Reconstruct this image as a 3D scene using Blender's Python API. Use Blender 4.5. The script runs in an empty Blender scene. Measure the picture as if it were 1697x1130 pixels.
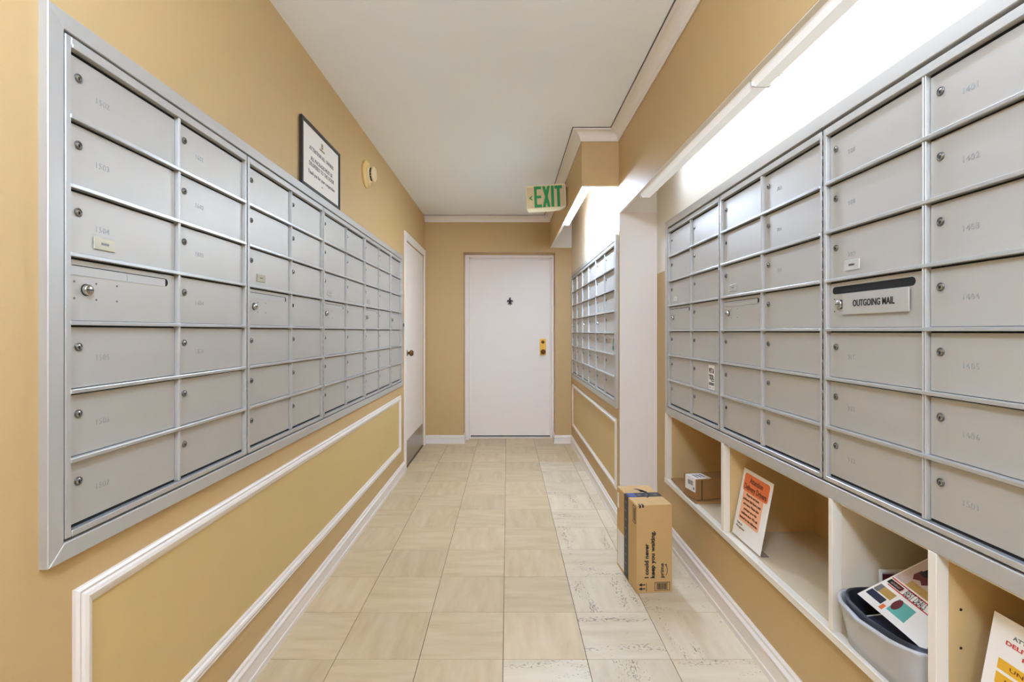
import bpy, bmesh, math, random
from mathutils import Vector, Matrix

random.seed(7)
S = bpy.context.scene
COL = S.collection
PI = math.pi

# ------------------------------------------------------------------ camera
IMG_W, IMG_H = 1697.0, 1130.0
FPX, VPX, VPY = 828.0, 841.0, 549.0      # focal length and vanishing point, pixels
CAM_H = 1.19
cam_d = bpy.data.cameras.new('camera')
cam_d.sensor_width = 36.0
cam_d.lens = 36.0 * FPX / IMG_W
cam_d.shift_x = (IMG_W / 2 - VPX) / IMG_W
cam_d.shift_y = (VPY - IMG_H / 2) / IMG_W
cam_d.clip_start = 0.02
cam = bpy.data.objects.new('camera', cam_d)
cam.location = (0, 0, CAM_H)
cam.rotation_euler = (PI / 2, 0, 0)
COL.objects.link(cam)
S.camera = cam

# ------------------------------------------------------------------ world, exposure, light strengths
w = bpy.data.worlds.new('world'); S.world = w
w.use_nodes = True
w.node_tree.nodes['Background'].inputs[0].default_value = (0.9, 0.92, 1.0, 1)
w.node_tree.nodes['Background'].inputs[1].default_value = 0.05
S.view_settings.view_transform = 'Standard'
S.view_settings.look = 'None'
S.view_settings.exposure = 0.92
S.view_settings.gamma = 1.0
S.view_settings.use_curve_mapping = False
S.cycles.max_bounces = 16
S.cycles.diffuse_bounces = 12
S.cycles.glossy_bounces = 6
COOL = (0.74, 0.945, 1.30)   # cool white tubes and added fill globes
TUBE = 9.0         # emission of the near cove tubes
BARS = 132.0         # emission of the far cove tubes
FILL = 45.0         # emission of the added fill lamps' globes, out of view

# ------------------------------------------------------------------ materials
def lin(c):
    out = []
    for v in c[:3]:
        v /= 255.0
        out.append(v / 12.92 if v <= 0.04045 else ((v + 0.055) / 1.055) ** 2.4)
    return tuple(out) + (1.0,)

def mat(name, rgb, rough=0.5, metal=0.0, var=0.0, scale=8.0, bump=0.0, bscale=200.0, spec=0.5, stretch=None, alpha=None, trans=0.0, coat=0.0):
    m = bpy.data.materials.new(name); m.use_nodes = True
    nt = m.node_tree; b = nt.nodes['Principled BSDF']
    b.inputs['Base Color'].default_value = lin(rgb)
    b.inputs['Roughness'].default_value = rough
    b.inputs['Metallic'].default_value = metal
    b.inputs['Specular IOR Level'].default_value = spec
    b.inputs['Transmission Weight'].default_value = trans
    b.inputs['Coat Weight'].default_value = coat
    tc = nt.nodes.new('ShaderNodeTexCoord')
    src = tc.outputs['Object']
    if stretch:
        mp = nt.nodes.new('ShaderNodeMapping'); mp.inputs['Scale'].default_value = stretch
        nt.links.new(src, mp.inputs['Vector']); src = mp.outputs['Vector']
    if var > 0:
        n = nt.nodes.new('ShaderNodeTexNoise'); n.inputs['Scale'].default_value = scale
        n.inputs['Detail'].default_value = 4
        nt.links.new(src, n.inputs['Vector'])
        mx = nt.nodes.new('ShaderNodeMixRGB')
        c = lin(rgb)
        mx.inputs[1].default_value = tuple(v * (1 - var) for v in c[:3]) + (1,)
        mx.inputs[2].default_value = tuple(min(1, v * (1 + var)) for v in c[:3]) + (1,)
        nt.links.new(n.outputs['Fac'], mx.inputs[0])
        nt.links.new(mx.outputs[0], b.inputs['Base Color'])
    if bump > 0:
        n2 = nt.nodes.new('ShaderNodeTexNoise'); n2.inputs['Scale'].default_value = bscale
        nt.links.new(src, n2.inputs['Vector'])
        bp = nt.nodes.new('ShaderNodeBump'); bp.inputs['Strength'].default_value = bump
        bp.inputs['Distance'].default_value = 0.002
        nt.links.new(n2.outputs['Fac'], bp.inputs['Height'])
        nt.links.new(bp.outputs['Normal'], b.inputs['Normal'])
    return m

def emit(name, rgb, strength):
    m = bpy.data.materials.new(name); m.use_nodes = True
    b = m.node_tree.nodes['Principled BSDF']
    b.inputs['Base Color'].default_value = (0.9, 0.9, 0.9, 1)
    b.inputs['Emission Color'].default_value = tuple(rgb) + (1.0,)
    b.inputs['Emission Strength'].default_value = strength
    return m

M = {}
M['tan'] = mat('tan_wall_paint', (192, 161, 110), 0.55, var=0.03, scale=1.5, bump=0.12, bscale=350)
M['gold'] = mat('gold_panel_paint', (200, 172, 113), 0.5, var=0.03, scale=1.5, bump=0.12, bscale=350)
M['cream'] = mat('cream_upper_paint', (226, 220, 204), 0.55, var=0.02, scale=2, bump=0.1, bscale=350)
M['palecream'] = mat('pale_cream_cove_wall', (224, 210, 182), 0.55, var=0.02, scale=2, bump=0.1, bscale=350)
M['cove'] = mat('white_cove_paint', (238, 236, 230), 0.6, var=0.01, scale=3)
M['ceil'] = mat('ceiling_paint', (243, 247, 250), 0.75, var=0.015, scale=1.2, bump=0.1, bscale=250)
M['trimwhite'] = mat('white_gloss_trim', (228, 219, 208), 0.3, var=0.02, scale=6)
M['doorwhite'] = mat('white_door_paint', (238, 230, 221), 0.38, var=0.015, scale=2)
M['panelwhite'] = mat('white_return_paint', (230, 222, 213), 0.5, var=0.01, scale=2)
M['shelfwhite'] = mat('cream_shelf_paint', (228, 220, 203), 0.4, var=0.02, scale=5)
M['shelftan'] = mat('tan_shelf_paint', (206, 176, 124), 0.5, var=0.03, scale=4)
M['shelfstone'] = mat('cream_tan_shelf_paint', (206, 190, 158), 0.5, var=0.05, scale=6)  # cream-tan boards of the cubby floor
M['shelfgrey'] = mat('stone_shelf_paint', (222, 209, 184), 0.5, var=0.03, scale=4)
M['alu'] = mat('satin_aluminium', (188, 185, 178), 0.46, 0.42, var=0.03, scale=5)
M['aludoor'] = mat('brushed_door_aluminium', (187, 182, 172), 0.48, 0.40, var=0.04, scale=3, stretch=(1, 1, 4))
M['alurail'] = mat('polished_rail_aluminium', (204, 204, 202), 0.33, 0.7, var=0.02, scale=6)
M['gap'] = mat('dark_gap', (22, 21, 20), 0.8, var=0.05)
M['black'] = mat('black_ink', (24, 23, 24), 0.6, var=0.05)
M['chrome'] = mat('chrome_lock', (190, 188, 184), 0.22, 1.0, var=0.03)
M['locksteel'] = mat('lock_ring_steel', (120, 117, 112), 0.35, 0.9, var=0.03)
M['numeral'] = mat('engraved_numeral', (168, 167, 163), 0.5, 0.5, var=0.03)
M['badge'] = mat('badge_plastic', (176, 168, 142), 0.3, 0.2, var=0.06, scale=40)
M['badgeclear'] = mat('badge_clear_plastic', (202, 200, 192), 0.2, 0.3, var=0.03, scale=40)
M['steel'] = mat('stainless_steel', (176, 170, 162), 0.3, 0.95, var=0.05, scale=3, stretch=(8, 8, 1))
M['brass'] = mat('polished_brass', (238, 190, 92), 0.28, 0.75, var=0.05, scale=20)
M['bronze'] = mat('aged_bronze', (120, 88, 52), 0.35, 0.9, var=0.1, scale=30)
M['iron'] = mat('black_iron', (38, 34, 32), 0.5, 0.5, var=0.1, scale=50)
M['frameblack'] = mat('black_frame_wood', (30, 27, 25), 0.35, var=0.1, scale=20)
M['paper'] = mat('white_paper', (236, 230, 220), 0.7, var=0.01)
M['glass'] = mat('clear_pane', (255, 255, 255), 0.03, trans=1.0)
M['textgrey'] = mat('grey_print', (110, 108, 106), 0.7, var=0.04)
M['goldprint'] = mat('gold_print', (150, 132, 84), 0.6, var=0.05)
M['yellowed'] = mat('yellowed_plastic', (222, 188, 116), 0.4, var=0.05, scale=20)
M['yellowed2'] = mat('pale_yellowed_plastic', (224, 204, 158), 0.4, var=0.03, scale=20)
M['signface'] = mat('sign_face_plastic', (206, 184, 138), 0.35, var=0.04, scale=12)
M['signbody'] = mat('sign_body_plastic', (226, 214, 178), 0.35, var=0.03, scale=12)
M['green'] = mat('green_sign_ink', (30, 140, 66), 0.5, var=0.08, scale=25)
M['kraft'] = mat('kraft_cardboard', (198, 161, 105), 0.75, var=0.06, scale=10, bump=0.1, bscale=300)
M['kraftdark'] = mat('brown_cardboard', (150, 108, 58), 0.75, var=0.06, scale=10)
M['mailer'] = mat('brown_mailer_paper', (158, 118, 70), 0.6, var=0.08, scale=14)
M['tape'] = mat('navy_print_tape', (26, 25, 32), 0.45, var=0.1, scale=30)
M['tapeblue'] = mat('blue_print_tape', (52, 74, 150), 0.3, var=0.05, scale=30)
M['label'] = mat('white_label', (232, 228, 222), 0.5, var=0.02, scale=20)
M['orange'] = mat('orange_print', (226, 112, 52), 0.6, var=0.04, scale=20)
M['peach'] = mat('peach_print', (240, 176, 136), 0.6, var=0.04, scale=20)
M['brownprint'] = mat('brown_print', (104, 50, 30), 0.6, var=0.05, scale=20)
M['redprint'] = mat('red_print', (196, 52, 46), 0.6, var=0.05, scale=20)
M['yellowprint'] = mat('yellow_print', (226, 170, 40), 0.6, var=0.05, scale=20)
M['teal'] = mat('teal_print', (96, 170, 158), 0.5, var=0.06, scale=20)
M['snow'] = mat('snow_photo_print', (190, 172, 164), 0.5, var=0.15, scale=25)
M['navy'] = mat('navy_print', (34, 38, 62), 0.5, var=0.1, scale=20)
M['maroon'] = mat('maroon_print', (96, 34, 40), 0.5, var=0.3, scale=40)
M['goldgrass'] = mat('golden_photo_print', (176, 140, 72), 0.5, var=0.3, scale=40)
M['bin'] = mat('grey_bin_plastic', (176, 174, 172), 0.25, var=0.04, scale=8, coat=0.2)
M['binin'] = mat('black_bin_liner', (34, 34, 40), 0.4, var=0.2, scale=30, bump=0.4, bscale=60)
M['acrylic'] = mat('clear_acrylic', (236, 240, 240), 0.05, trans=0.9)
M['housing'] = mat('white_enamel_housing', (232, 234, 232), 0.3, var=0.01, scale=10)
M['tube'] = emit('cove_tube_glow', COOL, TUBE)
M['bars'] = emit('far_tube_glow', COOL, BARS)
M['lens'] = emit('wrap_lens_glow', (0.95, 0.98, 1.0), 0.12)
M['fillglobe'] = emit('fill_globe_glow', COOL, FILL)

def tile_mat(name, base, dark, light, fleck):
    m = bpy.data.materials.new(name); m.use_nodes = True
    nt = m.node_tree; b = nt.nodes['Principled BSDF']; L = nt.links.new
    tc = nt.nodes.new('ShaderNodeTexCoord'); oi = nt.nodes.new('ShaderNodeObjectInfo')
    mul = nt.nodes.new('ShaderNodeVectorMath'); mul.operation = 'SCALE'; mul.inputs[0].default_value = (13.1, 7.7, 3.3)
    L(oi.outputs['Random'], mul.inputs['Scale'])
    add = nt.nodes.new('ShaderNodeVectorMath'); add.operation = 'ADD'
    L(tc.outputs['Object'], add.inputs[0]); L(mul.outputs[0], add.inputs[1])
    mp = nt.nodes.new('ShaderNodeMapping'); mp.inputs['Scale'].default_value = (2.6, 13, 1)
    L(add.outputs[0], mp.inputs['Vector'])
    n = nt.nodes.new('ShaderNodeTexNoise'); n.inputs['Scale'].default_value = 1.6; n.inputs['Detail'].default_value = 6
    n.inputs['Roughness'].default_value = 0.55
    L(mp.outputs[0], n.inputs['Vector'])
    r = nt.nodes.new('ShaderNodeValToRGB')
    r.color_ramp.elements[0].position = 0.3; r.color_ramp.elements[0].color = lin(dark)
    r.color_ramp.elements[1].position = 0.72; r.color_ramp.elements[1].color = lin(light)
    e = r.color_ramp.elements.new(0.5); e.color = lin(base)
    L(n.outputs['Fac'], r.inputs[0])
    hs = nt.nodes.new('ShaderNodeHueSaturation')
    mr = nt.nodes.new('ShaderNodeMapRange'); mr.inputs['To Min'].default_value = 0.93; mr.inputs['To Max'].default_value = 1.06
    L(oi.outputs['Random'], mr.inputs['Value']); L(mr.outputs[0], hs.inputs['Value'])
    L(r.outputs[0], hs.inputs['Color'])
    col = hs.outputs[0]
    if fleck > 0:
        mp2 = nt.nodes.new('ShaderNodeMapping'); mp2.inputs['Scale'].default_value = (75, 170, 1)
        L(add.outputs[0], mp2.inputs['Vector'])
        n2 = nt.nodes.new('ShaderNodeTexNoise'); n2.inputs['Scale'].default_value = 1.0; n2.inputs['Detail'].default_value = 3
        L(mp2.outputs[0], n2.inputs['Vector'])
        n3 = nt.nodes.new('ShaderNodeTexNoise'); n3.inputs['Scale'].default_value = 1.3; n3.inputs['Detail'].default_value = 2
        L(mp.outputs[0], n3.inputs['Vector'])
        mm = nt.nodes.new('ShaderNodeMath'); mm.operation = 'MULTIPLY'
        L(n2.outputs['Fac'], mm.inputs[0]); L(n3.outputs['Fac'], mm.inputs[1])
        r2 = nt.nodes.new('ShaderNodeValToRGB')
        r2.color_ramp.elements[0].position = 0.345; r2.color_ramp.elements[1].position = 0.40
        L(mm.outputs[0], r2.inputs[0])
        f = nt.nodes.new('ShaderNodeMath'); f.operation = 'MULTIPLY'; f.inputs[1].default_value = fleck
        L(r2.outputs[0], f.inputs[0])
        mx = nt.nodes.new('ShaderNodeMixRGB'); mx.inputs[2].default_value = lin((112, 97, 78))
        L(f.outputs[0], mx.inputs[0]); L(col, mx.inputs[1]); col = mx.outputs[0]
    L(col, b.inputs['Base Color'])
    b.inputs['Roughness'].default_value = 0.42
    return m
M['tile'] = tile_mat('beige_vinyl_tile', (200, 178, 141), (190, 166, 128), (208, 188, 153), 0.0)
M['tilefleck'] = tile_mat('flecked_travertine_tile', (211, 196, 167), (202, 184, 152), (219, 205, 179), 0.75)
M['crownline'] = mat('dark_crown_line', (92, 82, 68), 0.8, var=0.1)  # dark brown line where crown meets ceiling
M['joint'] = mat('dark_tile_joint', (92, 76, 56), 0.8, var=0.1)

# ------------------------------------------------------------------ mesh helpers
class MB:
    """collects shapes; build() links ONE mesh object"""
    def __init__(s): s.bm = bmesh.new(); s.mi = 0
    def box(s, x0, x1, y0, y1, z0, z1, bev=0.0, seg=1):
        if x1 < x0: x0, x1 = x1, x0
        if y1 < y0: y0, y1 = y1, y0
        if z1 < z0: z0, z1 = z1, z0
        tmp = bmesh.new()
        vs = [tmp.verts.new(p) for p in ((x0,y0,z0),(x1,y0,z0),(x1,y1,z0),(x0,y1,z0),(x0,y0,z1),(x1,y0,z1),(x1,y1,z1),(x0,y1,z1))]
        for f in ((0,3,2,1),(4,5,6,7),(0,1,5,4),(1,2,6,5),(2,3,7,6),(3,0,4,7)):
            tmp.faces.new([vs[i] for i in f])
        if bev > 0:
            bmesh.ops.bevel(tmp, geom=list(tmp.edges), offset=bev, segments=seg, affect='EDGES', profile=0.5)
        s.merge(tmp); return s
    def merge(s, tmp, mtx=None):
        if mtx is not None: bmesh.ops.transform(tmp, matrix=mtx, verts=tmp.verts)
        mp = {v: s.bm.verts.new(v.co) for v in tmp.verts}
        for f in tmp.faces:
            try:
                nf = s.bm.faces.new([mp[v] for v in f.verts]); nf.material_index = s.mi; nf.smooth = f.smooth
            except ValueError: pass
        tmp.free()
    def quad(s, *pts):
        f = s.bm.faces.new([s.bm.verts.new(p) for p in pts]); f.material_index = s.mi; return s
    def prism(s, poly, y0, y1):
        """poly in the xz plane, pushed from y0 to y1"""
        a = [s.bm.verts.new((p[0], y0, p[1])) for p in poly]
        b = [s.bm.verts.new((p[0], y1, p[1])) for p in poly]
        n = len(poly)
        fs = [s.bm.faces.new(a), s.bm.faces.new(list(reversed(b)))]
        for i in range(n):
            fs.append(s.bm.faces.new((a[(i+1) % n], a[i], b[i], b[(i+1) % n])))
        for f in fs: f.material_index = s.mi
        return s
    def cyl(s, c, r, h, axis='Y', n=20, r2=None, smooth=True):
        """cylinder from c along +axis by h"""
        r2 = r if r2 is None else r2
        tmp = bmesh.new()
        a = [tmp.verts.new((r*math.cos(2*PI*i/n), r*math.sin(2*PI*i/n), 0)) for i in range(n)]
        b = [tmp.verts.new((r2*math.cos(2*PI*i/n), r2*math.sin(2*PI*i/n), h)) for i in range(n)]
        tmp.faces.new(list(reversed(a))); tmp.faces.new(b)
        for i in range(n):
            f = tmp.faces.new((a[i], a[(i+1) % n], b[(i+1) % n], b[i])); f.smooth = smooth
        m = Matrix.Translation(c)
        if axis == 'Y': m = m @ Matrix.Rotation(-PI/2, 4, 'X')
        elif axis == '-Y': m = m @ Matrix.Rotation(PI/2, 4, 'X')
        elif axis == 'X': m = m @ Matrix.Rotation(PI/2, 4, 'Y')
        s.merge(tmp, m); return s
    def lathe(s, prof, c=(0,0,0), axis='-Y', n=28):
        """prof: list of (radius, height) turned about the axis"""
        tmp = bmesh.new(); rings = []
        for r, h in prof:
            if r < 1e-6: rings.append([tmp.verts.new((0, 0, h))])
            else: rings.append([tmp.verts.new((r*math.cos(2*PI*i/n), r*math.sin(2*PI*i/n), h)) for i in range(n)])
        for k in range(len(rings)-1):
            A, B = rings[k], rings[k+1]
            for i in range(n):
                j = (i+1) % n
                if len(A) == 1 and len(B) == 1: continue
                if len(A) == 1: f = tmp.faces.new((A[0], B[j], B[i]))
                elif len(B) == 1: f = tmp.faces.new((A[i], A[j], B[0]))
                else: f = tmp.faces.new((A[i], A[j], B[j], B[i]))
                f.smooth = True
        bmesh.ops.recalc_face_normals(tmp, faces=tmp.faces)
        m = Matrix.Translation(c)
        if axis == '-Y': m = m @ Matrix.Rotation(PI/2, 4, 'X')
        elif axis == '-Z': m = m @ Matrix.Rotation(PI, 4, 'X')
        s.merge(tmp, m); return s
    def mesh(s, name, mats):
        bmesh.ops.recalc_face_normals(s.bm, faces=s.bm.faces)
        me = bpy.data.meshes.new(name); s.bm.to_mesh(me); s.bm.free()
        for m in (mats if isinstance(mats, (list, tuple)) else [mats]): me.materials.append(M[m])
        return me
    def build(s, name, mats, parent=None):
        return link(name, s.mesh(name, mats), parent)

def link(name, me, parent=None, loc=None):
    o = bpy.data.objects.new(name, me); COL.objects.link(o)
    if parent is not None: o.parent = parent
    if loc is not None: o.location = loc
    return o

def tag(o, label, cat, group=None):
    o['label'] = label; o['category'] = cat
    if group: o['group'] = group
    return o

def thing(name, label, cat, loc=(0,0,0), rz=0.0, group=None):
    o = bpy.data.objects.new(name, None); COL.objects.link(o)
    o.location = loc; o.rotation_euler = (0, 0, rz); o.empty_display_size = 0.05
    return tag(o, label, cat, group)

def struct(o):
    o['kind'] = 'structure'; return o

_txt = {}
def text_mesh(body, size, matname, align='CENTER', depth=0.0004, width=None, spacing=1.0, bold=0.0, sx=1.0):
    """lettering standing in the xz plane, facing -y; (0,0) is the middle of the line"""
    key = (body, size, matname, align, width, spacing, bold, sx)
    if key in _txt: return _txt[key]
    c = bpy.data.curves.new('lettering', 'FONT'); c.body = body; c.size = size
    c.align_x = align; c.align_y = 'CENTER'; c.extrude = depth; c.space_character = spacing; c.offset = bold
    c.resolution_u = 3
    o = bpy.data.objects.new('lettering', c); COL.objects.link(o)
    dg = bpy.context.evaluated_depsgraph_get()
    me = bpy.data.meshes.new_from_object(o.evaluated_get(dg))
    bpy.data.objects.remove(o); bpy.data.curves.remove(c)
    k = sx
    if width and len(me.vertices):
        xs = [v.co.x for v in me.vertices]; k = width / max(1e-6, max(xs) - min(xs))
    me.transform(Matrix.Rotation(PI/2, 4, 'X') @ Matrix.Diagonal((k, 1, 1, 1)))
    me.materials.clear(); me.materials.append(M[matname])
    _txt[key] = me
    return me

def text(name, body, size, matname, parent, loc, roty=0.0, **kw):
    o = link(name, text_mesh(body, size, matname, **kw), parent, loc)
    if roty: o.rotation_euler = (0, roty, 0)
    return o

# ------------------------------------------------------------------ measured planes of the hall (metres)
XL = -0.8766      # left wall
XS = 0.4535       # fascia of the far cove
XF = 0.680        # far right wall, and fascia of the near cove
XN = 0.911        # near right wall
YR = 3.047        # the return between near and far right walls
YB = 5.300        # end wall
ZC = 2.410        # ceiling
ZS1, ZS2 = 1.915, 2.077   # undersides of the near and far fascias
YREAR = -3.0
CUB = (0.66, 2.835, 0.337, 0.727)   # cubby opening y0 y1 z0 z1

# ------------------------------------------------------------------ structure
m = MB(); m.box(-1.2, 1.4, YREAR - 0.1, 5.75, -0.08, -0.002)
floor = struct(m.build('floor', 'joint'))
m = MB(); m.box(-1.2, 1.4, YREAR - 0.1, 5.75, ZC, ZC + 0.1)
struct(m.build('ceiling', 'ceil'))

# tiles: a 305 mm grid, grain turned on every other tile
T = 0.305
xl = [XL] + [-0.016 + T * k for k in range(-2, 3)] + [XN]
xl = [XL, -0.626, -0.321, -0.016, 0.289, 0.594, XN]
tile_cache = {}
def tile_mesh(wx, wy, mk):
    key = (round(wx, 4), round(wy, 4), mk)
    if key not in tile_cache:
        g = 0.0011
        mm = MB(); mm.box(-wx/2 + g, wx/2 - g, -wy/2 + g, wy/2 - g, -0.004, 0.0, bev=0.0008)
        tile_cache[key] = mm.mesh('tile', mk)
    return tile_cache[key]
row = 0
y = 1.813 - 16 * T
while y < 5.60:
    y1 = min(y + T, 5.66)
    for c in range(6):
        xa, xb = xl[c], xl[c+1]
        fleck = (c >= 4 and y < 4.5) or (c == 3 and y < 1.7 and row % 3 == 0)
        mk = 'tilefleck' if fleck else 'tile'
        if y > YR + 0.2 and c == 5: xb = XF + 0.01
        if y + T > YB and (xa < -0.5): pass
        wx, wy = xb - xa, y1 - y
        turn = (c + row) % 2
        if turn and abs(wx - T) < 0.002 and abs(wy - T) < 0.002:
            o = link('tile', tile_mesh(wx, wy, mk), floor, ((xa + xb)/2, (y + y1)/2, 0)); o.rotation_euler = (0, 0, PI/2)
        elif turn:
            o = link('tile', tile_mesh(wy, wx, mk), floor, ((xa + xb)/2, (y + y1)/2, 0)); o.rotation_euler = (0, 0, PI/2)
        else:
            link('tile', tile_mesh(wx, wy, mk), floor, ((xa + xb)/2, (y + y1)/2, 0))
    row += 1
    y += T

# left wall with the side door's opening
DY0, DY1, DZ = 4.290, 5.215, 1.978
m = MB()
m.box(XL - 0.12, XL, YREAR, DY0, 0, ZC)
m.box(XL - 0.12, XL, DY0, DY1, DZ, ZC)
m.box(XL - 0.12, XL, DY1, YB + 0.36, 0, ZC)
struct(m.build('wall_left', 'tan'))
# end wall with the door recess
OX0, OX1, OZ = -0.467, 0.508, 2.030
m = MB()
m.box(XL, OX0, YB, YB + 0.36, 0, ZC)
m.box(OX0, OX1, YB, YB + 0.36, OZ, ZC)
m.box(OX1, 0.80, YB, YB + 0.36, 0, ZC)
struct(m.build('wall_back', 'tan'))
# far right wall: tan below, a paler cream tone up in the cove
m = MB()
m.box(XF, 0.80, YR, YB, 0, 1.80); m.mi = 1
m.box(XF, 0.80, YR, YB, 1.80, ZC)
struct(m.build('wall_right_far', ['tan', 'palecream']))
# white return between the two right walls
m = MB()
m.box(XF + 0.004, XN + 0.10, YR - 0.005, YR + 0.0, 0, ZS1); m.mi = 1
m.box(XF + 0.004, XN + 0.10, YR - 0.001, YR + 0.05, ZS1, ZC)
struct(m.build('wall_return', ['panelwhite', 'cove']))
# near right wall: cubby hole cut out, cream above 1.54 m
m = MB()
m.box(XN, XN + 0.10, YREAR, YR, 0, CUB[2])
m.box(XN, XN + 0.10, YREAR, CUB[0], CUB[2], CUB[3])
m.box(XN, XN + 0.10, CUB[1], YR, CUB[2], CUB[3])
m.box(XN, XN + 0.10, YREAR, YR, CUB[3], 1.54); m.mi = 1
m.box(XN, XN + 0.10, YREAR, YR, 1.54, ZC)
struct(m.build('wall_right', ['tan', 'cream']))
m = MB(); m.box(XL - 0.12, XN + 0.1, YREAR - 0.1, YREAR, 0, ZC)
struct(m.build('wall_rear', 'tan'))

# cove fascias
m = MB()
m.box(XF, XF + 0.018, YREAR, YR, ZS1, ZC); m.mi = 1
m.box(XF + 0.001, XF + 0.020, YREAR, YR - 0.001, ZS1 - 0.003, ZS1)
struct(m.build('trim_1', ['tan', 'shelfwhite']))
m = MB()
m.box(XS, XS + 0.018, YR, YB, ZS2, ZC)
m.box(XS + 0.018, XF, YR, YR + 0.018, ZS2, ZC); m.mi = 1
m.box(XS + 0.001, XS + 0.020, YR + 0.001, YB, ZS2 - 0.004, ZS2)
m.box(XS + 0.020, XF, YR + 0.001, YR + 0.020, ZS2 - 0.004, ZS2)
m.box(XS + 0.020, XF, YB - 0.008, YB, ZS2 - 0.002, ZC)
struct(m.build('trim_2', ['tan', 'cove']))

# crown moulding swept round the ceiling
def sweep(name, path, prof, mk, closed=False):
    """path: list of functions d -> (x, y); prof: list of (d, z)"""
    bm = bmesh.new(); rows = []
    for p in path: rows.append([bm.verts.new((*p(d), z)) for d, z in prof])
    n = len(prof)
    for k in range(len(rows) - (0 if closed else 1)):
        A, B = rows[k], rows[(k+1) % len(rows)]
        for i in range(n - 1): bm.faces.new((A[i], A[i+1], B[i+1], B[i]))
    if not closed:
        bm.faces.new(rows[0]); bm.faces.new(list(reversed(rows[-1])))
    bmesh.ops.recalc_face_normals(bm, faces=bm.faces)
    me = bpy.data.meshes.new(name); bm.to_mesh(me); bm.free(); me.materials.append(M[mk])
    return link(name, me)
cp = [(0.0005, ZC - 0.004), (0.0005, ZC - 0.062), (0.007, ZC - 0.064), (0.010, ZC - 0.058)]
for i in range(9):
    a = i / 8 * PI / 2
    cp.append((0.012 + 0.042 * (1 - math.cos(a)), ZC - 0.056 + 0.042 * math.sin(a)))
cp += [(0.061, ZC - 0.012), (0.061, ZC - 0.004), (0.0005, ZC - 0.004)]
path = [lambda d: (XF - d, YREAR), lambda d: (XF - d, YR - d), lambda d: (XS - d, YR - d), lambda d: (XS - d, YB - d), lambda d: (XL, YB - d)]
crown = struct(sweep('trim_3', path, cp, 'trimwhite'))
gp = sweep('dark_strip', path, [(0.0600, ZC - 0.0045), (0.0600, ZC - 0.0002), (0.0655, ZC - 0.0002), (0.0655, ZC - 0.0016), (0.0600, ZC - 0.0045)], 'crownline')  # thin dark strip on the ceiling along the crown's top edge
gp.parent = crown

# baseboards
def bprof(h, t):
    return [(0.0, 0.0), (t, 0.0), (t, h*0.20), (t*0.82, h*0.24), (t*0.8, h*0.66), (t*0.95, h*0.72), (t*0.95, h*0.78), (t*0.55, h*0.86), (t*0.5, h*0.95), (t*0.25, h), (0.0, h), (0.0, 0.0)]
struct(sweep('baseboard_left', [lambda d: (XL + d, YREAR), lambda d: (XL + d, 4.222)], bprof(0.094, 0.016), 'trimwhite'))
struct(sweep('baseboard_back', [lambda d: (XL, YB - d), lambda d: (OX0 + d, YB - d), lambda d: (OX0 + d, YB + 0.19)], bprof(0.090, 0.014), 'trimwhite'))
struct(sweep('baseboard_back_right', [lambda d: (OX1 - d, YB + 0.19), lambda d: (OX1 - d, YB - d), lambda d: (XF, YB - d)], bprof(0.090, 0.014), 'trimwhite'))
struct(sweep('baseboard_right_far', [lambda d: (XF - d, YB - 0.014), lambda d: (XF - d, YR - d - 0.005), lambda d: (XN - 0.0, YR - d - 0.005)], bprof(0.094, 0.016), 'trimwhite'))
struct(sweep('baseboard_right', [lambda d: (XN - d, YR - 0.02), lambda d: (XN - d, YREAR)], bprof(0.108, 0.020), 'trimwhite'))

# panel mouldings on the walls
def moulding(name, X, sgn, y0, y1, z0, z1, wd=0.045, th=0.016):
    prof = [(0.0, 0.0), (0.0, 0.45), (0.12, 0.7), (0.26, 0.55), (0.34, 0.85), (0.5, 1.0), (0.66, 0.85), (0.74, 0.5), (0.88, 0.42), (1.0, 0.2), (1.0, 0.0)]
    bm = bmesh.new(); rings = []
    for t, h in prof:
        o = t * wd
        rings.append([bm.verts.new((X + sgn * h * th, yy, zz)) for yy, zz in ((y0+o, z0+o), (y1-o, z0+o), (y1-o, z1-o), (y0+o, z1-o))])
    for k in range(len(rings) - 1):
        for i in range(4):
            j = (i+1) % 4
            bm.faces.new((rings[k][i], rings[k][j], rings[k+1][j], rings[k+1][i]))
    bmesh.ops.recalc_face_normals(bm, faces=bm.faces)
    me = bpy.data.meshes.new(name); bm.to_mesh(me); bm.free(); me.materials.append(M['trimwhite'])
    o = struct(link(name, me))
    p = MB(); q = wd * 0.9
    p.box(X, X + sgn*0.0015, y0 + q, y1 - q, z0 + q, z1 - q)
    p.build('inset_panel', 'gold', o)
    return o
moulding('trim_4', XL, 1, 1.006, 4.075, 0.208, 0.668)
moulding('trim_5', XF, -1, 3.100, 5.19, 0.206, 0.647, 0.038, 0.012)

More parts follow.
